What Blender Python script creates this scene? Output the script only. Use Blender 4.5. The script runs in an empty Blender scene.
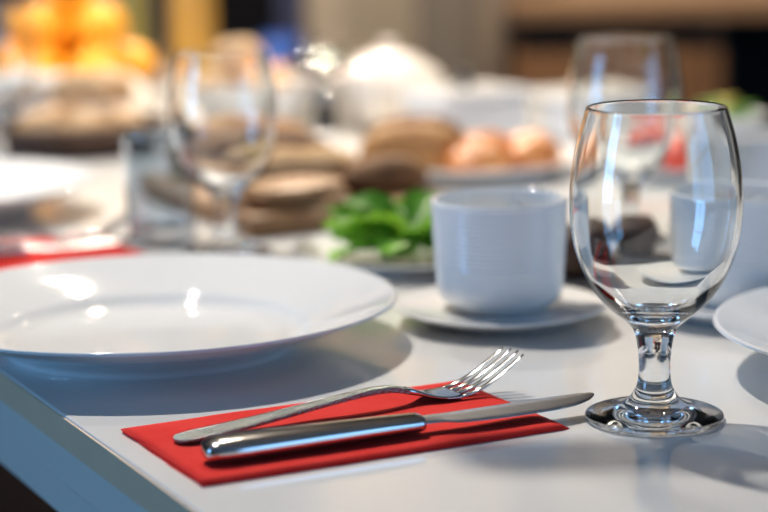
import bpy, bmesh, math, random
from math import sin, cos, pi, radians
from mathutils import Vector, Matrix, noise
random.seed(7)
sc = bpy.context.scene
C = sc.collection
TZ = 0.75                                   # height of the table top

# ------------------------------------------------------------------ camera
cam_d = bpy.data.cameras.new('camera'); cam = bpy.data.objects.new('camera', cam_d); C.objects.link(cam)
cam_d.sensor_width = 36.0; cam_d.lens = 93.75
cam.location = (0, 0, TZ + 0.267)
cam.rotation_euler = (Matrix.Rotation(radians(90 - 10.37), 3, 'X') @ Matrix.Rotation(radians(-1.0), 3, 'Z')).to_euler()
cam_d.clip_start = 0.02
cam_d.dof.use_dof = True; cam_d.dof.focus_distance = 1.025; cam_d.dof.aperture_fstop = 4.0
sc.camera = cam

# ------------------------------------------------------------------ world (daylight outside the windows), exposure
w = bpy.data.worlds.new('World'); sc.world = w; w.use_nodes = True
bg = w.node_tree.nodes['Background']; bg.inputs[0].default_value = (0.50, 0.72, 1.0, 1); bg.inputs[1].default_value = 0.6
sc.view_settings.view_transform = 'Standard'; sc.view_settings.look = 'None'
sc.view_settings.gamma = 1.0; sc.view_settings.use_curve_mapping = False
sc.view_settings.exposure = 0.0
sc.cycles.max_bounces = 14; sc.cycles.transmission_bounces = 14; sc.cycles.glossy_bounces = 6; sc.cycles.diffuse_bounces = 4
sc.cycles.transparent_max_bounces = 12
sc.cycles.sample_clamp_indirect = 40.0; sc.cycles.blur_glossy = 0.6
sc.cycles.use_denoising = True; sc.cycles.caustics_reflective = False

# daylight coming in through one window in the left wall and one in the right wall: centre y, width, energy
WZ0, WH = 0.55, 1.75
WIN_L = (0.10, 1.0, 56)
WIN_R = (-1.0, 2.6, 38)
for sx, (wy, ww, en) in ((-1, WIN_L), (1, WIN_R)):
    ld = bpy.data.lights.new('window_daylight', 'AREA'); ld.shape = 'RECTANGLE'; ld.size, ld.size_y = WH, ww
    ld.color = (0.20, 0.51, 1.0); ld.energy = en
    lo = bpy.data.objects.new('window_daylight', ld); C.objects.link(lo); lo.location = (sx * 3.09, wy, WZ0 + WH/2); lo.rotation_euler = (0, radians(90 * sx), 0)
# ceiling spots: x, y, energy, aim x, aim y; wall and sideboard spots are added to warm the background
SPOTS = [(-0.55, 2.10, 165, 0.0, 1.12, 75), (-0.95, 2.15, 185, -0.45, 2.62, 30), (0.35, 2.05, 110, -0.02, 2.45, 30), (-0.2, 3.25, 60, 0.05, 1.25, 32), (0.75, 3.2, 100, 0.75, 4.5, 75), (-0.3, 3.3, 210, 0.0, 4.6, 75),
         (-0.75, 3.85, 150, -0.25, 2.6, 36), (-0.2, 3.9, 150, -0.1, 2.5, 36), (0.45, 3.8, 120, 0.05, 2.4, 36)]

# ------------------------------------------------------------------ helpers
U = Vector((-0.451, 0.893, 0)); V = Vector((0.893, 0.451, 0)); E0 = Vector((-0.2209, 1.1148, 0))
VANG = math.atan2(0.451, 0.893)
def T(t, wd, z=0.0):
    p = E0 + U * t + V * wd; return Vector((p.x, p.y, TZ + z))

def link(name, me, mat=None, parent=None, loc=None, rot=None):
    o = bpy.data.objects.new(name, me); C.objects.link(o)
    if mat is not None and me is not None and not me.materials: me.materials.append(mat)
    if parent is not None: o.parent = parent
    if loc is not None: o.location = loc
    if rot is not None: o.rotation_euler = rot if hasattr(rot, '__len__') else (0, 0, rot)
    return o
def tag(o, label, cat, group=None):
    o['label'] = label; o['category'] = cat
    if group: o['group'] = group
    return o
def struct(o): o['kind'] = 'structure'; return o
def empty(name, loc, rz=0.0):
    o = bpy.data.objects.new(name, None); C.objects.link(o); o.location = loc; o.rotation_euler = (0, 0, rz); o.empty_display_size = 0.02
    return o
def dup(root, loc, rz=None, scale=None):
    r = root.copy(); C.objects.link(r); r.location = loc
    if rz is not None: r.rotation_euler = (0, 0, rz)
    if scale: r.scale = (scale,) * 3
    for ch in list(root.children):
        c = ch.copy(); C.objects.link(c); c.parent = r
        for g in ch.children:
            d = g.copy(); C.objects.link(d); d.parent = c
    return r
def me_from(bm, smooth=True, name='mesh'):
    bmesh.ops.recalc_face_normals(bm, faces=bm.faces[:])
    me = bpy.data.meshes.new(name); bm.to_mesh(me); bm.free()
    if smooth:
        for p in me.polygons: p.use_smooth = True
    return me
def me_raw(vs, fs, smooth=True):
    me = bpy.data.meshes.new('mesh'); me.from_pydata(vs, [], fs); me.update()
    if smooth:
        for p in me.polygons: p.use_smooth = True
    return me
def catmull(pts, n=6):
    out = []
    P = [pts[0]] + list(pts) + [pts[-1]]
    for i in range(1, len(P) - 2):
        a, b, c, d = P[i-1], P[i], P[i+1], P[i+2]
        for k in range(n):
            t = k / n
            out.append(tuple(0.5 * (2*b[j] + (c[j]-a[j])*t + (2*a[j]-5*b[j]+4*c[j]-d[j])*t*t + (3*b[j]-a[j]-3*c[j]+d[j])*t**3) for j in range(len(b))))
    out.append(tuple(pts[-1])); return out
def lathe(prof, n=96):
    """profile of (r,z) in metres, in order so that normals face outward when going outside-up or inside-down"""
    vs, fs, rings = [], [], []
    for r, z in prof:
        if r < 1e-6: rings.append([len(vs)]); vs.append((0, 0, z))
        else:
            rings.append(list(range(len(vs), len(vs) + n)))
            vs += [(r * cos(2*pi*k/n), r * sin(2*pi*k/n), z) for k in range(n)]
    for a, b in zip(rings, rings[1:]):
        for k in range(n):
            k2 = (k + 1) % n
            if len(a) == 1 and len(b) == 1: continue
            if len(a) == 1: fs.append((a[0], b[k2], b[k]))
            elif len(b) == 1: fs.append((a[k], a[k2], b[0]))
            else: fs.append((a[k], a[k2], b[k2], b[k]))
    return me_raw(vs, fs)
def loft(rings, caps=True):
    n = len(rings[0]); vs = [p for r in rings for p in r]; fs = []
    for i in range(len(rings) - 1):
        for k in range(n):
            k2 = (k+1) % n
            fs.append((i*n+k, i*n+k2, (i+1)*n+k2, (i+1)*n+k))
    if caps:
        fs.append(tuple(range(n))[::-1]); fs.append(tuple((len(rings)-1)*n + k for k in range(n)))
    bm = bmesh.new(); bv = [bm.verts.new(p) for p in vs]
    for f in fs: bm.faces.new([bv[i] for i in f])
    return me_from(bm)
def box(x0, x1, y0, y1, z0, z1, bev=0.0, seg=2):
    bm = bmesh.new()
    bmesh.ops.create_cube(bm, size=1.0, matrix=Matrix.Translation(((x0+x1)/2, (y0+y1)/2, (z0+z1)/2)) @ Matrix.Diagonal((x1-x0, y1-y0, z1-z0, 1)))
    if bev: bmesh.ops.bevel(bm, geom=bm.edges[:], offset=bev, segments=seg, affect='EDGES', profile=0.5)
    return me_from(bm, smooth=False)
def blob(rx, ry, rz, amp=0.08, freq=2.0, seed=0, flat=0.0, sub=4, power=1.0):
    """rounded organic lump sitting on z = 0"""
    bm = bmesh.new(); bmesh.ops.create_icosphere(bm, subdivisions=sub, radius=1.0)
    for v in bm.verts:
        p = v.co.copy(); d = 1 + amp * noise.noise(p * freq + Vector((seed * 3.1, seed * 1.7, 0)))
        q = Vector((p.x * rx, p.y * ry, p.z * rz)) * d
        if flat and q.z < -rz * flat: q.z = -rz * flat + (q.z + rz * flat) * 0.1
        v.co = q
    lo = min(v.co.z for v in bm.verts)
    for v in bm.verts: v.co.z -= lo
    return me_from(bm)

# ------------------------------------------------------------------ materials
def mat(name, col=(.8, .8, .8), rough=.5, metal=0.0, spec=.5, trans=0.0, ior=1.5, coat=0.0, emis=None, emis_s=0.0,
        var=None, vscale=8.0, bump=0.0, bscale=80.0, stretch=None, sss=0.0):
    m = bpy.data.materials.new(name); m.use_nodes = True; nt = m.node_tree; b = nt.nodes['Principled BSDF']
    b.inputs['Base Color'].default_value = (*col, 1); b.inputs['Roughness'].default_value = rough; b.inputs['Metallic'].default_value = metal
    b.inputs['Specular IOR Level'].default_value = spec; b.inputs['IOR'].default_value = ior
    b.inputs['Transmission Weight'].default_value = trans; b.inputs['Coat Weight'].default_value = coat
    if sss: b.inputs['Subsurface Weight'].default_value = sss; b.inputs['Subsurface Radius'].default_value = (.01, .006, .004)
    if emis: b.inputs['Emission Color'].default_value = (*emis, 1); b.inputs['Emission Strength'].default_value = emis_s
    if var or bump:
        tc = nt.nodes.new('ShaderNodeTexCoord'); src = tc.outputs['Object']
        if stretch:
            mp = nt.nodes.new('ShaderNodeMapping'); mp.inputs['Scale'].default_value = stretch; nt.links.new(src, mp.inputs[0]); src = mp.outputs[0]
    if var:
        n = nt.nodes.new('ShaderNodeTexNoise'); n.inputs['Scale'].default_value = vscale; n.inputs['Detail'].default_value = 5
        nt.links.new(src, n.inputs['Vector'])
        r = nt.nodes.new('ShaderNodeValToRGB'); r.color_ramp.elements[0].position = .32; r.color_ramp.elements[1].position = .68
        r.color_ramp.elements[0].color = (*col, 1); r.color_ramp.elements[1].color = (*var, 1)
        nt.links.new(n.outputs['Fac'], r.inputs[0]); nt.links.new(r.outputs[0], b.inputs['Base Color'])
    if bump:
        n2 = nt.nodes.new('ShaderNodeTexNoise'); n2.inputs['Scale'].default_value = bscale; n2.inputs['Detail'].default_value = 4
        nt.links.new(src, n2.inputs['Vector'])
        bp = nt.nodes.new('ShaderNodeBump'); bp.inputs['Strength'].default_value = bump; bp.inputs['Distance'].default_value = 0.002
        nt.links.new(n2.outputs['Fac'], bp.inputs['Height']); nt.links.new(bp.outputs[0], b.inputs['Normal'])
    return m
M = dict(
    lacquer=mat('white_lacquer', (.74, .735, .72), .11, spec=.5, var=(.76, .755, .74), vscale=3),
    edge=mat('table_edging', (.86, .62, .40), .5, var=(.82, .59, .38), vscale=40),
    apron=mat('apron_paint', (.86, .80, .70), .3),
    porcelain=mat('porcelain', (.83, .83, .82), .05),
    glass=mat('clear_glass', (.975, .99, .988), 0.0, trans=1.0, ior=1.5),
    smoke=mat('grey_glass', (.62, .69, .76), 0.0, trans=1.0, ior=1.5),
    steel=mat('polished_steel', (.58, .57, .56), .12, metal=1.0, bump=.03, bscale=60),
    steel_handle=mat('hammered_steel', (.36, .355, .35), .2, metal=1.0, bump=.9, bscale=700),
    chrome=mat('chrome', (.80, .79, .77), .03, metal=1.0),
    blade=mat('brushed_blade', (.66, .67, .69), .27, metal=1.0, bump=.05, bscale=200),
    red=mat('red_paper', (.72, .028, .022), .85, spec=.15, var=(.78, .045, .035), vscale=30, bump=.25, bscale=1200),
    orange=mat('orange_peel', (1.0, .40, .012), .42, var=(1.0, .52, .03), vscale=20, bump=.3, bscale=400),
    wood_dark=mat('dark_wood', (.20, .092, .034), .5, var=(.26, .125, .05), vscale=3, stretch=(1, 1, 14)),
    wood_top=mat('counter_wood', (.22, .12, .06), .45, var=(.28, .16, .08), vscale=4, stretch=(1, 12, 12)),
    wood_board=mat('board_wood', (.20, .095, .035), .5, var=(.27, .14, .055), vscale=5, stretch=(12, 1, 1)),
    black=mat('black_void', (.006, .005, .005), .7),
    black_gloss=mat('black_glass', (.004, .004, .005), .6, spec=.1),
    navy=mat('navy_paint', (.035, .04, .085), .6),
    beige=mat('beige_plaster', (.42, .345, .25), .85, var=(.45, .37, .27), vscale=2),
    taupe=mat('taupe_plaster', (.165, .135, .105), .8, var=(.19, .155, .12), vscale=3),
    taupe2=mat('taupe_paint', (.235, .18, .13), .8, var=(.26, .20, .145), vscale=3),
    mauve=mat('mauve_plaster', (.13, .10, .11), .85),
    wall=mat('taupe_wall', (.40, .36, .32), .9), ceil=mat('ceiling_paint', (.48, .45, .42), .9),
    floor=mat('dark_floor', (.045, .024, .014), .5, var=(.07, .038, .02), vscale=6, stretch=(1, 10, 1)),
    frame=mat('window_paint', (.7, .7, .7), .4),
    crust=mat('bread_crust', (.34, .15, .045), .7, var=(.52, .29, .11), vscale=30, bump=.5, bscale=120),
    crust_pale=mat('pale_crust', (.62, .36, .16), .7, var=(.78, .56, .34), vscale=25, bump=.4, bscale=120),
    crust_dark=mat('dark_crust', (.10, .045, .018), .75, var=(.30, .15, .06), vscale=35, bump=.6, bscale=120),
    crumb=mat('bread_crumb', (.46, .28, .13), .9, var=(.58, .39, .21), vscale=120, bump=.6, bscale=250),
    pastry=mat('glazed_pastry', (.56, .17, .04), .35, var=(.74, .36, .13), vscale=40, bump=.3, bscale=150),
    ham=mat('ham', (.36, .19, .085), .45, var=(.46, .28, .14), vscale=30),
    leaf=mat('leaf_green', (.14, .42, .022), .38, var=(.28, .62, .06), vscale=40, bump=.2, bscale=150),
    leaf_dark=mat('leaf_dark_green', (.05, .20, .02), .38, var=(.10, .30, .03), vscale=40),
    stalk=mat('pale_stalk', (.35, .50, .15), .5),
    cloth=mat('white_linen', (.84, .82, .79), .9, bump=.3, bscale=500),
    cream=mat('cream_porcelain', (.86, .80, .72), .2, coat=.2),
    wicker=mat('dark_wicker', (.075, .038, .025), .6, var=(.13, .07, .04), vscale=60),
    oil=mat('olive_oil_glass', (.20, .19, .05), .12, spec=.6), juice=mat('amber_juice', (.42, .25, .05), .15),
    cork=mat('cork', (.42, .28, .14), .8), plastic=mat('black_plastic', (.012, .012, .014), .35),
    blue=mat('blue_glaze', (.03, .13, .55), .25), tomato=mat('tomato_skin', (.78, .06, .015), .22), plum=mat('plum_skin', (.10, .02, .035), .35),
    lemon=mat('lemon_peel', (.80, .55, .06), .45, bump=.2, bscale=300), pepper=mat('pepper_yellow', (.62, .50, .08), .3), fin=mat('lamp_housing', (.05, .05, .05), .4, metal=.6),
    lens=mat('lamp_lens', (.9, .9, .9), .3, emis=(1, .86, .66), emis_s=6.0), butter=mat('butter', (.80, .72, .48), .5),
)

def leafy(name, c1, c2):
    m = mat(name, c1, .38, var=c2, vscale=40, bump=.2, bscale=150); nt = m.node_tree; b = nt.nodes['Principled BSDF']
    tr = nt.nodes.new('ShaderNodeBsdfTranslucent'); tr.inputs[0].default_value = (c2[0] * 1.2, min(1, c2[1] * 1.1), c2[2], 1)
    mx = nt.nodes.new('ShaderNodeMixShader'); mx.inputs[0].default_value = .32
    nt.links.new(b.outputs[0], mx.inputs[1]); nt.links.new(tr.outputs[0], mx.inputs[2]); nt.links.new(mx.outputs[0], nt.nodes['Material Output'].inputs[0])
    return m
M['leaf'] = leafy('thin_leaf_green', (.12, .36, .022), (.24, .52, .05)); M['leaf_dark'] = leafy('thin_leaf_dark', (.06, .22, .02), (.11, .32, .03))

# ------------------------------------------------------------------ room
struct(link('floor', box(-3.0, 3.0, -2.7, 4.6, -0.05, 0.0), M['floor']))
struct(link('ceiling', box(-3.0, 3.0, -2.7, 4.6, 2.8, 2.85), M['ceil']))
wb = struct(link('wall_back', box(-3.0, 3.0, 4.6, 4.65, 0, 2.8), M['beige']))
link('painted_panel', box(-3.0, -0.60, 4.585, 4.6, 0, 2.8), M['mauve'], wb)
# left and rear walls, each with a window opening
def bmbox(bm, x0, x1, y0, y1, z0, z1):
    bmesh.ops.create_cube(bm, size=1.0, matrix=Matrix.Translation(((x0+x1)/2, (y0+y1)/2, (z0+z1)/2)) @ Matrix.Diagonal((x1-x0, y1-y0, z1-z0, 1)))
def wall_with_window(name, a0, a1, c, ww, place):
    bm = bmesh.new()
    for p0, p1, z0, z1 in ((a0, c - ww/2, 0, 2.8), (c + ww/2, a1, 0, 2.8), (c - ww/2, c + ww/2, 0, WZ0), (c - ww/2, c + ww/2, WZ0 + WH, 2.8)): bmbox(bm, *place(p0, p1), z0, z1)
    struct(link(name, me_from(bm, False), M['wall']))
wall_with_window('wall_left', -2.62, 4.6, WIN_L[0], WIN_L[1], lambda p, q: (-3.05, -3.0, p, q))
wall_with_window('wall_right', -2.62, 4.6, WIN_R[0], WIN_R[1], lambda p, q: (3.0, 3.05, p, q))
struct(link('wall_rear', box(-3.0, 3.0, -2.7, -2.62, 0, 2.8), M['wall']))
for i, (loc, rz, ww) in enumerate((((-3.025, WIN_L[0], WZ0), pi/2, WIN_L[1]), ((3.025, WIN_R[0], WZ0), pi/2, WIN_R[1]))):
    f = struct(empty('window_%d' % (i+1), loc, rz))
    for nm, b in (('jamb', (-ww/2, -ww/2+.06, -.02, .02, 0, WH)), ('jamb', (ww/2-.06, ww/2, -.02, .02, 0, WH)), ('rail', (-ww/2+.06, ww/2-.06, -.02, .02, 0, .06)),
                  ('rail', (-ww/2+.06, ww/2-.06, -.02, .02, WH-.06, WH)), ('mullion', (-.03, .03, -.02, .02, .06, WH-.06)), ('transom', (-ww/2+.06, -.03, -.02, .02, .93, .98)), ('transom', (.03, ww/2-.06, -.02, .02, .93, .98))):
        link(nm, box(*b), M['frame'], f)
# glazed dark door, navy frame, column
d = struct(empty('door_1', (-0.33, 4.6, 0)))
link('door_leaf', box(-.16, .10, -.04, -.002, .68, 2.05, .004), M['black_gloss'], d)
link('lower_panel', box(-.16, .10, -.045, -.002, 0, .68, .004), M['mauve'], d)
link('door_frame', box(.10, .16, -.06, -.002, 0, 2.1, .004), M['navy'], d)
link('door_frame', box(-.22, -.16, -.06, -.002, 0, 2.1, .004), M['navy'], d)
link('door_handle', box(.05, .065, -.09, -.04, 1.0, 1.14, .004), M['steel'], d)
col = struct(empty('column', (0.185, 4.40, 0)))
link('column_shaft', box(-.10, .02, -.08, .198, 0, 2.8, .005), M['taupe'], col)
link('column_pilaster', box(.02, .085, -.06, .198, 0, 2.8, .004), M['taupe2'], col)
link('column_plinth', box(-.11, .02, -.095, .198, 0, .10, .004), M['taupe2'], col)

# wooden sideboard with a dark open bay
sb = empty('sideboard', (0.27, 4.15, 0))
tag(sb, 'dark brown wooden sideboard with an open black bay, along the back wall', 'sideboard')
link('countertop', box(0.0, 1.9, -.03, .44, .745, .785, .004), M['wood_top'], sb)
link('carcass', box(0.0, 1.9, .36, .43, .06, .745), M['wood_dark'], sb)
link('plinth', box(0.02, 1.88, .05, .36, 0, .06), M['black'], sb)
for x0, x1 in ((0.005, .195), (.20, .405)):
    dr = link('door', box(x0, x1, 0, .022, .07, .70, .004), M['wood_dark'], sb)
    link('door_panel', box(x0+.035, x1-.035, -.006, 0, .11, .66, .004), M['wood_dark'], dr)
link('shadow_strip', box(0.0, .41, .005, .03, .705, .745), M['black'], sb)  # black strip stands for the shadow line under the countertop
link('divider', box(.41, .435, 0, .36, .06, .745), M['wood_dark'], sb)
bay = link('open_bay', box(.435, 1.55, .34, .358, .06, .745), M['black'], sb)
link('bay_shelf', box(.436, 1.549, .03, .338, .38, .40), M['black'], sb)
link('bay_side', box(.436, .446, .002, .338, .062, .743), M['black'], sb)
link('bay_lining', box(.447, 1.549, .002, .338, .735, .744), M['black'], sb)
link('divider', box(1.55, 1.575, 0, .36, .06, .745), M['wood_dark'], sb)
link('door', box(1.58, 1.895, 0, .022, .07, .74, .004), M['wood_dark'], sb)

# ceiling spotlights
for i, (sx, sy, en, ax, ay, cone) in enumerate(SPOTS):
    s = empty('ceiling_spotlight', (sx, sy, 2.8))
    tag(s, 'black ceiling spotlight shining on the table' if ay < 4 else ('black ceiling spotlight added to warm the sideboard' if ax > .5 else 'black ceiling spotlight added to warm the beige back wall'), 'spotlight', 'ceiling spotlights')
    link('canopy', lathe([(0, -.02), (.05, -.02), (.055, -.012), (.055, 0), (0, 0)], 32), M['fin'], s)
    link('stem', lathe([(0, -.14), (.008, -.14), (.008, -.02), (0, -.02)], 16), M['fin'], s)
    dirv = (Vector((ax, ay, TZ)) - Vector((sx, sy, 2.6))).normalized()
    q = dirv.to_track_quat('-Z', 'Y')
    hs = link('housing', lathe([(.0, .0), (.05, -.005), (.06, -.02), (.062, -.13), (.058, -.13), (.055, -.03), (0, -.02)], 40), M['fin'], s, (0, 0, -.14), q.to_euler())
    ld = bpy.data.lights.new('spot_lamp', 'SPOT'); ld.energy = en; ld.color = (1.0, .86, .70) if i else (1.0, .93, .84); ld.spot_size = radians(cone); ld.spot_blend = .6
    ld.shadow_soft_size = .022
    if i == 0: ld.cycles.is_caustics_light = True
    lo = bpy.data.objects.new('spot_lamp', ld); C.objects.link(lo); lo.parent = hs; lo.location = (0, 0, -.14)

# added unseen bar over the table; casts the soft shadow band before the goblet
pn = tag(empty('shade_bar', (.04, 1.357, 1.45)), 'slim dark bar added above the white table to cast shade', 'blocker')
link('bar', box(-.22, .26, -.0105, .0105, -.014, .014, .005, 3), M['fin'], pn)
for cx in (-.19, .23): link('cord', lathe([(0, .014), (.0012, .014), (.0012, 1.35), (0, 1.35)], 8), M['fin'], pn, (cx, 0, 0))
link('pale_strip', box(-.21, .25, -.007, .007, -.017, -.0142), M['frame'], pn)

# ------------------------------------------------------------------ table
L0, L1, W = -0.78, 2.15, 0.97
tb = empty('dining_table', (E0.x, E0.y, 0), VANG)      # local x = V (across), local y = U (along)
tag(tb, 'long white lacquered dining table laid with place settings and food', 'table')
def slab(x0, x1, y0, y1, z0, z1, bev=0.0012): return box(x0, x1, y0, y1, z0, z1, bev, 2)
link('tabletop', slab(0.0012, W, L0, L1, TZ - .018, TZ), M['lacquer'], tb).cycles.is_caustics_receiver = True
link('edge_band', slab(.0003, .0012, L0, L1, TZ - .018, TZ - .0014, 0), M['edge'], tb)
ap = link('apron', slab(.004, .022, L0 + .03, L1 - .03, TZ - .042, TZ - .018, .0008), M['apron'], tb)
link('apron', slab(.014, .034, L0 + .03, L1 - .03, TZ - .072, TZ - .042, .0008), M['apron'], tb)
link('apron', slab(W - .034, W - .016, L0 + .03, L1 - .03, TZ - .062, TZ - .018, .0008), M['apron'], tb)
for lx in (.04, W - .10):
    for ly in (L0 + .05, L1 - .11): link('leg', slab(lx, lx + .06, ly, ly + .06, 0, TZ - .018), M['apron'], tb)

# ------------------------------------------------------------------ plates
plate_prof = [(0, .0045), (.070, .0045), (.082, .0052), (.088, .0075), (.092, .0105), (.100, .0135), (.120, .0195), (.138, .0258), (.1405, .0266), (.142, .0262),
              (.1421, .0252), (.1405, .0242), (.120, .0168), (.100, .0110), (.090, .0072), (.084, .0032), (.083, .0005), (.0822, 0), (.079, 0), (.078, .0015), (.074, .0022), (0, .0025)][::-1]
plate_me = lathe(catmull(plate_prof, 4), 128)
def plate(loc, label, s=1.0):
    o = link('dinner_plate', plate_me, M['porcelain'], None, loc); o.scale = (s, s, 1.12)
    return tag(o, label, 'plate')
plate((-.140, 1.173, TZ), 'large empty white dinner plate beside the red napkin with fork and knife', 1.035)
plate((.3235, 1.068, TZ), 'empty white dinner plate beside the goblet, across the table')
plate((-.385, 1.690, TZ), 'empty white dinner plate beside the far red napkin and the tumbler')

# ------------------------------------------------------------------ cups and saucers
sau_prof = [(0, .0095), (.028, .0095), (.0305, .0092), (.034, .0093), (.044, .0098), (.056, .0108), (.067, .0124), (.0696, .0126), (.0706, .0120), (.0702, .0110), (.066, .0092), (.056, .0060), (.047, .0028),
            (.043, .0006), (.042, 0), (.040, 0), (.039, .0016), (0, .0030)][::-1]
sau_me = lathe(catmull(sau_prof, 4), 96)
outer = [(.0, .003), (.025, .003), (.026, .0), (.029, .0), (.0315, .0015), (.0355, .004), (.0393, .0085), (.0410, .015), (.0416, .026)]
body = catmull(outer, 4)
nr = 13
for k in range(nr):                                            # fine throwing ridges
    z = .027 + k * (.036 / nr); r = .0416 + .0020 * (z - .027) / .036
    body += [(r + .00035, z), (r + .00035, z + .0018), (r, z + .0022), (r, z + .0026)]
body += catmull([(.0438, .0640), (.0443, .0658), (.0440, .0672), (.0428, .0677), (.0408, .0672), (.0400, .0655), (.0396, .050), (.0388, .028), (.0362, .014), (.030, .0075), (.015, .0058), (0, .0055)], 4)
cup_me = lathe(body, 96)
rings = []
for k in range(25):
    a = -pi * .55 + k / 24 * pi * 1.1
    cx, cz = .0405 + .024 * max(cos(a), -.2) , .036 + .020 * sin(a)
    tx, tz = -sin(a), cos(a)
    rings.append([(cx + .0035 * cos(b) * cos(a), .0045 * sin(b), cz + .0035 * cos(b) * sin(a)) for b in [2*pi*j/14 for j in range(14)]])
handle_me = loft(rings)
def cup(x, y, rz, lab_c, lab_s):
    s = tag(link('saucer', sau_me, M['porcelain'], None, (x, y, TZ)), lab_s, 'saucer'); s.scale = (.945, .945, 1)
    c = empty('coffee_cup', (x, y, TZ + .0097), rz); c.scale = (.97, .97, 1.02); tag(c, lab_c, 'cup')
    link('cup_body', cup_me, M['porcelain'], c); link('cup_handle', handle_me, M['porcelain'], c)
cup(.0720, 1.2235, radians(70), 'white ribbed coffee cup on a saucer, in front of the green leaves', 'white saucer under the ribbed cup between dinner plate and goblet')
cup(.2225, 1.2335, radians(60), 'white ribbed coffee cup standing behind the empty dinner plate across the table', 'white saucer partly hidden behind the goblet stem')
cup(.282, 1.525, radians(40), 'white ribbed coffee cup beside the rear goblet', 'white saucer under the cup beside the rear goblet')

# ------------------------------------------------------------------ goblets
g_out = [(1.20, 4.87), (1.53, 5.18), (2.14, 5.70), (2.90, 6.46), (3.50, 7.44), (3.92, 8.46), (4.17, 9.50), (4.30, 10.8), (4.27, 12.05), (4.12, 13.3), (3.86, 14.6), (3.49, 15.82), (3.46, 15.90), (3.42, 15.94), (3.37, 15.92), (3.345, 15.86)]
g_in = [(3.71, 14.6), (3.965, 13.3), (4.11, 12.05), (4.135, 10.8), (3.995, 9.5), (3.73, 8.46), (3.28, 7.46), (2.62, 6.60), (1.85, 5.98), (1.0, 5.62), (.4, 5.53), (0, 5.52)]
g_stem = [(1.08, 1.44), (.90, 1.8), (.80, 2.46), (.81, 3.23), (.875, 3.85), (1.0, 4.46), (1.20, 4.87)]
g_foot = [(0, .16), (1.2, .13), (2.4, .07), (3.2, .015), (3.33, 0), (3.43, .02), (3.50, .12), (3.51, .24), (3.47, .34), (3.38, .40), (3.1, .48), (2.6, .56), (2.1, .68), (1.65, .87), (1.3, 1.12), (1.08, 1.44)]
cm = lambda L, n=5: [(r * .01, z * .01) for r, z in catmull(L, n)]
bowl_me = lathe(cm(g_out + g_in), 128); stem_me = lathe(cm(g_stem), 128); foot_me = lathe(cm(g_foot), 128)
goblet = empty('water_goblet', (.1358, .9845, TZ)); tag(goblet, 'clear stemmed water goblet standing beside the knife tip', 'goblet')
for nm, me in (('bowl', bowl_me), ('stem', stem_me), ('foot', foot_me)): link(nm, me, M['glass'], goblet)
g2 = dup(goblet, (-.117, 1.475, TZ), scale=.95); g2['label'] = 'clear stemmed water goblet beside the small glass tumbler'
g3 = dup(goblet, (.180, 1.474, TZ), scale=.99); g3['label'] = 'clear stemmed water goblet behind the coffee cups, against the brown sideboard'
g4 = dup(goblet, (-.385, 1.985, TZ), scale=1.0); g4['label'] = 'clear stemmed water goblet in front of the oranges, beside the pastry basket'

for ch in goblet.children: ch.cycles.is_caustics_caster = True

# glass tumbler
tum = lathe(cm([(0, 0), (2.3, 0), (2.5, .05), (2.6, .3), (2.7, 3.0), (2.82, 8.2), (2.80, 8.35), (2.72, 8.38), (2.66, 8.3), (2.52, 3.0), (2.42, 1.5), (2.1, 1.15), (0, 1.05)], 4), 96)
o = tag(link('glass_tumbler', tum, M['smoke'], None, T(.362, .236)), 'small straight grey glass tumbler at the end of the far red napkin', 'tumbler')

# ------------------------------------------------------------------ napkins
def napkin_mesh(Lx, Ly, seed):
    """folded paper napkin: fold edges on three sides, four loose layers on the +x side; sits on z=0"""
    rnd = random.Random(seed); bm = bmesh.new(); nx, ny = 44, 24
    th = .00055
    for k in range(4):
        dx0, dx1 = rnd.uniform(0, .0012), -k * .0012 + rnd.uniform(0, .0006); dy0, dy1 = rnd.uniform(0, .0010), rnd.uniform(0, .0012)
        grid = [[], []]
        for s in (0, 1):
            for i in range(nx + 1):
                row = []
                for j in range(ny + 1):
                    a, b = i / nx, j / ny
                    x = -Lx/2 + dx0 + a * (Lx + dx1 - dx0); y = -Ly/2 + dy0 + b * (Ly - dy1 - dy0)
                    e = .0009 * noise.noise(Vector((x * 55, y * 55, seed + k)))
                    if i in (0, nx): x += e * (1.4 if i == 0 else .6)
                    if j in (0, ny): y += e * .5
                    z = k * .00062 + s * th
                    z += k * .00016 * (1 + noise.noise(Vector((x * 30, y * 30, seed))) ) 
                    edge = min(a * Lx, (1-a) * Lx, b * Ly, (1-b) * Ly)
                    if edge < .004 and k == 3: z -= .0006 * (1 - edge / .004)**2
                    row.append(bm.verts.new((x, y, z)))
                grid[s].append(row)
        for s in (0, 1):
            for i in range(nx):
                for j in range(ny): bm.faces.new((grid[s][i][j], grid[s][i+1][j], grid[s][i+1][j+1], grid[s][i][j+1]))
        for i in range(nx):
            for j in (0, ny): bm.faces.new((grid[0][i][j], grid[0][i+1][j], grid[1][i+1][j], grid[1][i][j]))
        for j in range(ny):
            for i in (0, nx): bm.faces.new((grid[0][i][j], grid[0][i][j+1], grid[1][i][j+1], grid[1][i][j]))
    return me_from(bm)
NZ = .0034
NA = VANG
o = tag(link('paper_napkin', napkin_mesh(.197, .110, 1), M['red'], None, (-.0215, .9728, TZ), NA), 'folded red paper napkin under fork and knife, beside the coffee cup and goblet', 'napkin')
nap2 = T(.352, .100)
o = tag(link('paper_napkin', napkin_mesh(.202, .110, 5), M['red'], None, nap2, NA), 'folded red paper napkin in front of the tumbler, with cutlery, beside a far dinner plate', 'napkin')

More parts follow.
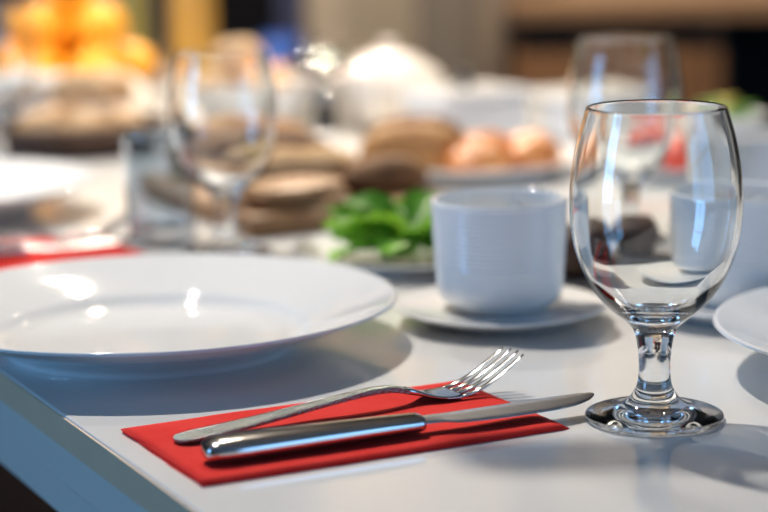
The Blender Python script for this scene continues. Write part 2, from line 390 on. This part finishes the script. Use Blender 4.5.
# ------------------------------------------------------------------ cutlery
def sect(s, yc, zc, hw, ht, n=20, p=2.6, roll=0.0):
    out = []
    for k in range(n):
        a = 2*pi*k/n; c_, s_ = cos(a), sin(a)
        y = hw * math.copysign(abs(c_) ** (2/p), c_); z = ht * math.copysign(abs(s_) ** (2/p), s_)
        y, z = y * cos(roll) - z * sin(roll), y * sin(roll) + z * cos(roll)
        out.append((s * .01, (yc + y) * .01, (zc + z) * .01))
    return out
# fork: s along axis (cm), z height of centre line, half width, half thickness
fz = catmull([(0, .20), (3, .34), (6, .56), (9, .82), (11, .95), (12.4, .90), (13.6, .62), (14.6, .32), (15.6, .17), (16.6, .20), (17.6, .45), (18.6, .90), (19.5, 1.40), (20.4, 1.93)], 8)
def fzs(s):
    for a, b in zip(fz, fz[1:]):
        if a[0] <= s <= b[0]: return a[1] + (b[1]-a[1]) * (s-a[0]) / (b[0]-a[0] + 1e-9)
    return fz[-1][1]
hst = catmull([(0.0, .10, .05), (.12, .42, .10), (.45, .68, .14), (1.2, .78, .16), (2.5, .78, .16), (5, .64, .16), (8, .46, .18), (10.5, .36, .21), (12.5, .31, .22), (13.4, .34, .20)], 5)
fork_h = loft([sect(s, 0, fzs(s), hw, ht * .8, 28, 4.5) for s, hw, ht in hst])
hd = catmull([(13.4, .34, .20), (13.9, .46, .16), (14.4, .72, .12), (14.9, .98, .10), (15.5, 1.15, .095), (16.3, 1.21, .09)], 5)
fork_head = loft([sect(s, 0, fzs(s) + .0, hw, ht, 24, 3.2) for s, hw, ht in hd])
tines = []
for k in range(4):
    off = (-1.5 + k) * .66
    st = []
    for j in range(15):
        s = 16.15 + (20.35 - 16.15 - (.12 if k in (0, 3) else 0)) * j / 14
        hwid = .21 - .09 * (j / 14) ** 1.5 - (.07 if j == 14 else 0)
        st.append(sect(s, off * (1 - .03 * j / 14), fzs(s), hwid, .085 - .035 * j / 14, 12, 2.8))
    tines.append(loft(st))
# knife: handle and blade, lying on its side
kst = catmull([(0.0, .30, .18), (.12, .62, .36), (.5, .88, .50), (1.2, .97, .54), (3, .94, .54), (6, .84, .50), (9, .74, .45), (10.8, .70, .40), (11.25, .66, .36), (11.4, .55, .30)], 5)
KR = radians(7)
knife_h = loft([sect(s, 0, 0.0 + .0 * s, hw, ht, 28, 3.0, KR) for s, hw, ht in kst])
def blade_mesh():
    prof = catmull([(11.2, -.42, .42, .17), (11.8, -.40, .42, .15), (12.5, -.50, .46, .12), (13.2, -.78, .52, .10), (14.5, -.92, .58, .09), (16.5, -.96, .66, .085), (18.5, -.90, .72, .08), (19.8, -.66, .74, .07), (20.8, -.22, .72, .06), (21.3, .18, .66, .05), (21.5, .42, .55, .03)], 5)
    rings = []
    for s, lo, hi, th in prof:
        mid, hw = (lo + hi) / 2, (hi - lo) / 2
        zc = .0 * s
        pts = [(-hw, -.006), (-hw * .5, -th * .6), (hw * .3, -th), (hw * .92, -th), (hw, -th * .6), (hw, th * .6), (hw * .92, th), (hw * .3, th), (-hw * .5, th * .6), (-hw, .006)]
        rings.append([(s * .01, (((mid + y) * cos(KR) - z * sin(KR))) * .01, (zc + (mid + y) * sin(KR) + z * cos(KR)) * .01) for y, z in pts])
    return loft(rings)
blade_me = blade_mesh()
fork = empty('dinner_fork', (-.1035, .9430, TZ + NZ - .0002), radians(31.8)); tag(fork, 'steel four-tined fork, tines up, on the red napkin beside the goblet', 'fork')
link('handle', fork_h, M['steel_handle'], fork); link('head', fork_head, M['steel'], fork)
for m_ in tines: link('tine', m_, M['steel'], fork)
knife = empty('table_knife', (-.0865, .9080, TZ + NZ + .0055), radians(24.6)); tag(knife, 'steel table knife with thick rounded handle, its tip pointing at the goblet', 'knife')
link('handle', knife_h, M['steel'], knife); link('blade', blade_me, M['blade'], knife)
p2 = nap2
f2 = dup(fork, T(.375, .012, NZ - .0002), VANG - .02); f2['label'] = 'steel fork on the red napkin in front of the tumbler'
k2 = dup(knife, T(.335, .004, NZ + .0058), VANG - .03); k2['label'] = 'steel knife on the red napkin in front of the tumbler'

# ------------------------------------------------------------------ green leaves on a small plate
sp = link('serving_plate', plate_me, M['porcelain'], None, T(.172, .355)); sp.scale = (.60, .60, .50); tag(sp, 'small white plate under the bunch of green leaves', 'plate')
def leaf_mesh(Lf, Wf, curl, cup_):
    nx, ny = 12, 6; vs, fs = [], []
    for i in range(nx + 1):
        a = i / nx; wd = Wf * (sin(pi * a ** .85) ** .75) + .0008
        for j in range(-ny, ny + 1):
            b = j / ny
            vs.append((a * Lf, b * wd / 2, curl * sin(a * 2.6) * Lf + cup_ * abs(b) ** 1.5 * wd + .0012 * sin(a * 22) * abs(b)))
    n = 2 * ny + 1
    for i in range(nx):
        for j in range(n - 1): fs.append((i*n+j, (i+1)*n+j, (i+1)*n+j+1, i*n+j+1))
    return me_raw(vs, fs)
leaf_mes = [leaf_mesh(.062, .040, .22, .18), leaf_mesh(.052, .034, .30, -.12), leaf_mesh(.070, .036, .12, .25)]
leaf_mes_d = [m_.copy() for m_ in leaf_mes]
for m_ in leaf_mes: m_.materials.append(M['leaf'])
for m_ in leaf_mes_d: m_.materials.append(M['leaf_dark'])
her = empty('herb_bunch', T(.168, .352, .0032)); her.scale = (.80, .80, .72); tag(her, 'bunch of fresh green leaves heaped on a small white plate', 'herbs')
rnd = random.Random(11)
for k in range(44):
    a = rnd.uniform(0, 2*pi); rr = .062 * rnd.random() ** .6; hgt = .008 + rnd.uniform(.2, 1) * .028 * (1 - .6 * rr / .062)
    x, y = rr * cos(a), rr * sin(a)
    lf = link('leaf', (leaf_mes_d if rnd.random() < .45 else leaf_mes)[k % 3], None, her, (x * .62, y * .62, hgt), (rnd.uniform(-.45, .45), rnd.uniform(-.40, .10), a + rnd.uniform(-.9, .9)))
for k in range(5):
    a = k * 1.25
    link('stalk', loft([[(s * .03 * cos(a) + .0016 * cos(b) * -sin(a), s * .03 * sin(a) + .0016 * cos(b) * cos(a), .004 + .0 * s + .0016 * sin(b)) for b in [2*pi*j/8 for j in range(8)]] for s in (0, .5, 1)]), M['stalk'], her)

# dark slate with two chocolate muffins between the cups and the rear goblet
M['slate'] = mat('slate', (.045, .048, .055), .45, bump=.4, bscale=60); M['choc'] = mat('chocolate_crumb', (.055, .024, .012), .7, var=(.10, .045, .022), vscale=60, bump=.6, bscale=150)
M['paper_case'] = mat('paper_case', (.10, .05, .03), .8)
slc = Vector((.150, 1.357, TZ))
tag(link('slate_tray', box(-.052, .052, -.040, .040, 0, .006, .0015), M['slate'], None, slc, VANG), 'small dark slate tray behind the coffee cups', 'tray')
case_me = loft([[(r_ * (1 + .04 * (k % 2)) * cos(2*pi*k/48), r_ * (1 + .04 * (k % 2)) * sin(2*pi*k/48), z_) for k in range(48)] for r_, z_ in ((.0150, 0), (.0165, .008), (.0185, .019))])
top_me = blob(.0215, .0215, .0125, .12, 2.5, 40, .35)
for dx, lab in ((-.024, 'chocolate muffin on the slate tray, nearer the ribbed cup with the leaves behind'), (.024, 'chocolate muffin on the slate tray, nearer the rear goblet')):
    e = tag(empty('chocolate_muffin', slc + V * dx + Vector((0, 0, .0061))), lab, 'muffin')
    link('paper_case', case_me, M['paper_case'], e); link('muffin_top', top_me, M['choc'], e, (0, 0, .0165))

# ------------------------------------------------------------------ bread board
bb = tag(link('bread_board', box(0, .19, 0, .285, 0, .018, .004), M['wood_board'], None, T(.325, .295), VANG), 'brown wooden board under the bread pieces and ham', 'board')
BZ = .018
def on_board(x, y): return T(.325 + y, .295 + x, BZ)
def loaf_mesh(L_, W_, H_, seed, slashes=4):
    nx, n = 40, 28; rings = []
    for i in range(nx + 1):
        a = i / nx * 2 - 1; e = max(max(1 - abs(a) ** 3.2, 0.0) ** .5, .02); rr = []
        for k in range(n):
            b = 2*pi*k/n; y, z = cos(b), sin(b)
            z = z if z > -.6 else -.6 + (z + .6) * .15
            d = 1 + .06 * noise.noise(Vector((a * 3, y * 1.5, seed + z)))
            if z > .4: d -= .07 * max(0, sin(a * slashes * pi + y * 2)) ** 4
            rr.append((a * L_ / 2, y * W_/2 * e * d, (z * e * d + .66 * e) * H_ / 1.66 + (1 - e) * H_ * .25))
        rings.append(rr)
    me = loft(rings)
    zl = min(v.co.z for v in me.vertices)
    for v in me.vertices: v.co.z -= zl
    return me
def loaf(L_, W_, H_, seed, mname, loc, rz, label, name='bread_piece'):
    return tag(link(name, loaf_mesh(L_, W_, H_, seed), M[mname], None, loc, rz), label, 'bread')
loaf(.125, .046, .034, 1, 'crumb', on_board(.098, .128), .05, 'tan cut bread piece lying just behind the ham on the wooden board')
loaf(.130, .050, .044, 4, 'crust_dark', on_board(.095, .186), -.08, 'dark brown bread piece in the middle of the wooden board')
loaf(.135, .056, .050, 7, 'crust', on_board(.100, .245), .12, 'golden bread piece behind the dark one on the wooden board')
loaf(.080, .038, .030, 9, 'crust_dark', on_board(.150, .062), .5, 'small dark rusk beside the ham on the wooden board')
# ham and crispbread slices
def slice_mesh(L_, W_, th, seed):
    n = 28; rings = []
    for s, q in ((0, .97), (.2, 1), (.8, 1), (1, .97)):
        rr = []
        for k in range(n):
            a = 2*pi*k/n; c_, s_ = cos(a), sin(a)
            x = L_/2 * math.copysign(abs(c_) ** .6, c_) * q; y = W_/2 * math.copysign(abs(s_) ** .6, s_) * q
            rr.append((x, y, s * th + .003 * 0 * seed))
        rings.append(rr)
    return loft(rings)
ham_me = slice_mesh(.085, .06, .004, 1); slice_me = slice_mesh(.10, .055, .011, 2)
z = 0
for k in range(4):
    o = tag(link('ham_slice', ham_me, M['ham'], None, T(.325 + .048, .295 + .056 + .004 * (k % 2), BZ + z), VANG + .3 * (k - 1.5)), ['lowest smoked ham slice of the stack on the wooden board', 'second smoked ham slice up in the stack on the wooden board', 'third smoked ham slice up in the stack on the wooden board', 'topmost smoked ham slice of the stack on the wooden board'][k], 'ham'); z += .0042

# ------------------------------------------------------------------ platters behind
flat_prof = [(0, .006), (.085, .006), (.095, .008), (.110, .0155), (.1145, .0175), (.1155, .0168), (.1150, .0155), (.100, .0085), (.088, .0015), (.086, 0), (.082, 0), (.081, .002), (0, .0025)][::-1]
flat_me = lathe(catmull(flat_prof, 4), 96)
pp = T(.560, .618); tag(link('pastry_platter', flat_me, M['porcelain'], None, pp), 'round white platter holding the orange pastries', 'platter')
past_me = [blob(.030, .022, .019, .16, 2.2, s, .55) for s in range(3)]
for m_ in past_me: m_.materials.append(M['pastry'])
def pastry(i, loc, rz, label, grp):
    o = bpy.data.objects.new('pastry', past_me[i % 3]); C.objects.link(o); o.location = loc; o.rotation_euler = (0, 0, rz); return tag(o, label, 'pastry', grp)
for k, (dx, dy) in enumerate([(.010, -.064), (.062, -.038), (.012, -.016), (.066, .014), (.022, .030)]):
    pastry(k, pp + Vector((dx, dy, .0062)), k * .8, 'glazed orange-brown pastry on the round white platter', 'pastries on the white platter')
loaf(.105, .048, .046, 12, 'crust', pp + Vector((-.050, -.034, .0062)), .15, 'golden roll on the round white platter nearest the wooden board')
loaf(.100, .045, .048, 15, 'crust_dark', pp + Vector((-.045, .026, .0062)), -.1, 'dark roll on the round white platter behind a golden one')
# rectangular white trays with lids
def tray(loc, rz, lx, ly, h, label):
    e = tag(empty('serving_dish', loc, rz), label, 'dish')
    link('dish_body', box(-lx/2, lx/2, -ly/2, ly/2, 0, h, .008, 4), M['porcelain'], e)
    link('dish_lid', box(-lx/2 - .003, lx/2 + .003, -ly/2 - .003, ly/2 + .003, h + .0002, h + .010, .004, 3), M['porcelain'], e)
    link('lid_knob', lathe([(0, h + .0100), (.008, h + .0101), (.006, h + .016), (.011, h + .022), (.008, h + .028), (0, h + .029)], 24), M['plastic'], e)
tray(T(.79, .748), VANG + .1, .11, .085, .046, 'white rectangular lidded dish behind the pastry platter')
tray(T(.765, .885), VANG + .05, .12, .12, .036, 'low white square lidded dish at the table edge')

# tomatoes
tp = T(.425, .752); o = link('small_plate', flat_me, M['porcelain'], None, tp); o.scale = (.62, .62, .8); tag(o, 'small white plate under the red tomatoes', 'plate')
tom_me = blob(.020, .020, .017, .05, 1.5, 3, .8)
for k, (dx, dy) in enumerate([(-.024, -.006), (.020, -.012), (.002, .028)]):
    t_ = tag(link('tomato', tom_me, M['tomato'], None, tp + Vector((dx, dy, .0050)), k), 'red tomato on the small white plate behind the goblet', 'tomato', 'tomatoes on the small plate')
# butter dish with green and yellow garnish
bp = T(.60, .925) + Vector((.02, -.01, 0))
e = tag(empty('garnish_bowl', bp), 'small grey-white footed bowl of green and yellow pepper strips by the sideboard', 'bowl')
link('bowl_shell', lathe(cm([(0, .4), (1.6, .4), (1.8, 0), (2.2, 0), (2.0, .6), (3.4, 1.8), (4.4, 3.2), (4.5, 3.3), (4.4, 3.35), (4.2, 3.2), (3.2, 2.0), (1.8, 1.0), (0, .8)], 4), 64), M['porcelain'], e)
for k in range(12):
    a = k * 2.4; rr = .006 + .0022 * k
    st = loft([sect(-2.2 + j * .55, .25 * sin(j * .5), .28 * sin(j * .39) , .42, .14, 10) for j in range(9)])
    link('pepper_strip', st, M['leaf'] if k % 3 else M['pepper'], e, (rr * cos(a), rr * sin(a), .026 + .0016 * (12 - k)), (rnd.uniform(-.3, .3), rnd.uniform(-.3, .3), a + 1.2))

# teapot, milk jug
def teapot(loc, rz):
    e = tag(empty('teapot', loc, rz), 'round cream porcelain teapot with lid and spout', 'teapot'); e.scale = (1.05, 1.05, .82)
    link('teapot_body', lathe(cm([(0, .3), (3.2, .3), (3.4, 0), (3.8, 0), (4.0, .6), (5.4, 2.2), (6.3, 4.4), (6.3, 6.2), (5.5, 8.0), (4.0, 9.2), (3.6, 9.5), (3.3, 9.4), (3.4, 9.1), (5.0, 7.8), (5.8, 6.0), (5.7, 4.4), (4.8, 2.4), (0, 1.0)], 5), 72), M['cream'], e)
    ld_ = link('lid', lathe(cm([(0, 9.35), (3.15, 9.45), (3.5, 9.62), (3.3, 9.9), (2.0, 10.5), (.7, 10.8), (.6, 11.1), (1.1, 11.6), (.9, 12.1), (0, 12.3)], 5), 64), M['cream'], e)
    pts = catmull([(.052, .035, .014), (.072, .045, .012), (.088, .066, .010), (.102, .088, .0085)], 6)
    link('spout', loft([[(x + r_ * cos(b) * .6, r_ * sin(b), z_ + r_ * cos(b) * -.7) for b in [2*pi*j/16 for j in range(16)]] for x, z_, r_ in pts]), M['cream'], e)
    rg = []
    for k in range(19):
        a = radians(115) + k / 18 * radians(130); cx, cz = -.058 + .040 * cos(a) * 1.0, .056 + .038 * sin(a)
        a2 = a
        rg.append([(cx + .005 * cos(b) * cos(a2), .006 * sin(b), cz + .005 * cos(b) * sin(a2)) for b in [2*pi*j/12 for j in range(12)]])
    link('teapot_handle', loft(rg), M['cream'], e)
teapot(T(.935, .728), radians(80))
j = tag(empty('milk_jug', T(1.06, .70), radians(200)), 'squat polished steel milk jug with domed lid beside the teapot', 'jug')
jm = lathe(cm([(0, .3), (3.2, .3), (3.4, 0), (3.8, 0), (4.4, 1.6), (4.7, 4.5), (4.2, 8.0), (3.7, 10.5), (3.9, 12.4), (4.1, 13.2), (3.95, 13.3), (3.75, 13.1), (3.5, 10.5), (4.0, 8.0), (4.4, 4.5), (4.0, 1.8), (0, .9)], 5), 64)
for v in jm.vertices:
    if v.co.z > .11 and v.co.x > 0 and abs(v.co.y) < .02: v.co.x += .012 * (v.co.z - .11) / .022 * (1 - abs(v.co.y) / .02)
j.scale = (1, 1, .44)
link('jug_body', jm, M['chrome'], j)
jl = link('jug_lid', lathe(cm([(0, 13.36), (4.0, 13.36), (4.1, 13.6), (3.9, 15.0), (3.2, 16.9), (2.0, 18.3), (.9, 18.9), (0, 19.0)], 6), 64), M['chrome'], j)
link('lid_knob', lathe(cm([(0, 19.0), (.5, 19.0), (.4, 19.8), (.8, 20.8), (.5, 21.6), (0, 21.8)], 4), 24), M['plastic'], jl)
link('jug_handle', loft([[(-.036 - .028 * sin(pi * s) + .004 * cos(b), .005 * sin(b), .040 + .070 * s + .003 * sin(b)) for b in [2*pi*q/12 for q in range(12)]] for s in [q / 14 for q in range(15)]]), M['chrome'], j)

# bowl of rolls with white cloth
def deep_bowl(loc, r, h, mname, label, name='serving_bowl'):
    me = lathe(catmull([(0, .004), (r*.42, .004), (r*.44, 0), (r*.5, 0), (r*.55, .006), (r*.85, h*.5), (r*.99, h*.96), (r, h), (r*.98, h*1.005), (r*.95, h*.97), (r*.80, h*.55), (r*.5, .014), (0, .010)], 5), 80)
    return tag(link(name, me, M[mname], None, loc), label, 'bowl')
rb = T(1.0, .575)
deep_bowl(rb, .085, .055, 'porcelain', 'white serving bowl heaped with bread rolls, seen through a goblet')
roll_me = [blob(.032, .028, .023, .10, 1.6, s + 10, .6) for s in range(3)]
for k, (dx, dy, dz) in enumerate([(-.034, -.022, .030), (.032, -.026, .030), (0, .036, .030), (-.002, -.002, .068)]):
    o = tag(link('bread_roll', roll_me[k % 3], M['crust_pale'] if k != 3 else M['crust'], None, rb + Vector((dx, dy, dz)), k), 'round bread roll heaped in the white serving bowl', 'roll', 'rolls in the white bowl')
# white folded cloth
bm = bmesh.new(); bmesh.ops.create_grid(bm, x_segments=40, y_segments=24, size=.5)
for v in bm.verts:
    x, y = v.co.x, v.co.y
    v.co = Vector((x * .14, y * .11, .012 + .010 * (1 + noise.noise(Vector((x * 3, y * 3, 2)))) + .006 * sin(x * 14) * (1 - abs(y)) ))
bmesh.ops.solidify(bm, geom=bm.faces[:], thickness=.008)
mn = min(v.co.z for v in bm.verts)
for v in bm.verts: v.co.z -= mn
tag(link('cloth_napkin', me_from(bm), M['cloth'], None, T(.80, .50), VANG + .3), 'crumpled white linen napkin between the loaves and the bread rolls', 'napkin')

# pepper shaker
sh = tag(empty('pepper_shaker', (-.062, 2.218, TZ)), 'small black pepper shaker in front of the teapot', 'shaker')
link('shaker_body', lathe(cm([(0, 0), (1.3, 0), (1.4, .1), (1.25, 1.5), (1.05, 3.0), (1.0, 3.8), (0, 3.8)], 4), 32), M['plastic'], sh)
link('shaker_cap', lathe(cm([(0, 3.81), (1.05, 3.81), (1.1, 4.3), (.8, 4.9), (0, 5.1)], 4), 32), M['steel'], sh)

# pastry basket on the left
pb = T(.94, .362)
bk = tag(empty('bread_basket', pb), 'dark wicker basket filled with golden pastries', 'basket')
n = 48
for k in range(5):
    r0 = .078 + .0035 * k
    link('wicker_band', loft([[((r0 + .0035 * cos(b) + .0015 * sin(24 * a + (pi if k % 2 else 0))) * cos(a), (r0 + .0035 * cos(b) + .0015 * sin(24 * a + (pi if k % 2 else 0))) * sin(a), .004 + .0062 * k + .0036 * sin(b)) for b in [2*pi*q/8 for q in range(8)]] for a in [2*pi*q/96 for q in range(97)]], caps=False), M['wicker'], bk)
link('basket_base', lathe([(0, 0), (.074, 0), (.074, .006), (0, .006)], 48), M['wicker'], bk)
for k, (dx, dy, dz) in enumerate([(-.034, -.024, .008), (.012, -.040, .008), (.040, .004, .008), (-.028, .034, .008), (.026, .044, .046), (.004, .0, .048)]):
    o = tag(link('bun', roll_me[k % 3], M['crust'] if k in (0, 3, 5) else M['crust_pale'], None, pb + Vector((dx, dy, dz)), k * 1.3), 'golden bun piled in the dark wicker basket', 'bun', 'buns in the wicker basket')
# big cream bun on a stand beside basket
o = tag(link('round_loaf', blob(.050, .048, .036, .06, 1.5, 31, .6), M['cream'], None, T(1.185, .482), .4), 'large pale floury round loaf behind the wicker basket', 'bread')

deep_bowl(T(1.125, .368), .066, .062, 'porcelain', 'empty white bowl standing behind the wicker basket')

# oranges in a wooden bowl
ob = T(1.365, .500)
deep_bowl(ob, .112, .036, 'wicker', 'dark wooden fruit bowl under the oranges', 'fruit_bowl')
or_me = blob(.0345, .0345, .0325, .02, 2, 1, 0, 4)
stem_me2 = lathe([(0, .0630), (.003, .0632), (.004, .0650), (.002, .0665), (0, .0668)], 12)
spots = [(-.070, .0, .016), (-.035, -.061, .016), (.035, -.061, .016), (.070, 0, .016), (.035, .061, .016), (-.035, .061, .016), (0, 0, .012), (-.035, -.021, .070), (.035, -.021, .070), (.0, .040, .070), (.0, -.002, .124)]
for k, (dx, dy, dz) in enumerate(spots):
    e = tag(empty('orange', ob + Vector((dx, dy, dz)), k), 'ripe orange heaped in the dark wooden fruit bowl' if k < 10 else 'topmost orange crowning the heap in the fruit bowl', 'orange', 'oranges in the fruit bowl')
    link('peel', or_me, M['orange'], e); link('stem_button', stem_me2, M['stalk'], e)
for k, (dx, dy) in enumerate([(-.142, -.03), (-.150, .03), (-.195, 0)]):
    o = tag(link('plum', blob(.024, .023, .024, .03, 1.4, k, 0, 3), M['plum'], None, ob + Vector((dx, dy, 0))), 'dark red plum lying beside the fruit bowl', 'plum', 'plums beside the fruit bowl')

# bottles
def bottle(loc, R_, H_, mname, label, cap):
    e = tag(empty('bottle', loc), label, 'bottle')
    link('bottle_body', lathe(catmull([(0, .003), (R_*.8, .002), (R_*.95, 0), (R_, .006), (R_, H_*.55), (R_*.97, H_*.62), (R_*.62, H_*.72), (R_*.40, H_*.78), (R_*.38, H_*.95), (R_*.42, H_*.955), (R_*.42, H_*.985), (0, H_*.985)], 4), 56), M[mname], e)
    link('cap', lathe([(0, H_*.9855), (R_*.36, H_*.9855), (R_*.36, H_*1.05), (0, H_*1.05)], 24), M[cap], e)
bottle(T(1.61, .670), .028, .30, 'oil', 'tall olive-green oil bottle beside the oranges', 'cork')
bottle(T(1.55, .735), .033, .27, 'juice', 'amber juice bottle beside the olive-green oil bottle', 'plastic')
# small blue cup and platter at the far end
o = deep_bowl(T(1.65, .915), .030, .055, 'blue', 'small deep-blue cup at the far end of the table', 'blue_cup'); o['category'] = 'cup'
for k, (dt, dw) in enumerate([(0, 0), (.05, .035), (-.045, .04)]):
    o = tag(link('croissant', loaf_mesh(.095, .045, .040, 20 + k, 6), M['pastry'], None, T(1.36 + dt, .80 + dw * 1.6), VANG + k), 'golden croissant lying behind the milk jug', 'croissant', 'croissants behind the milk jug')
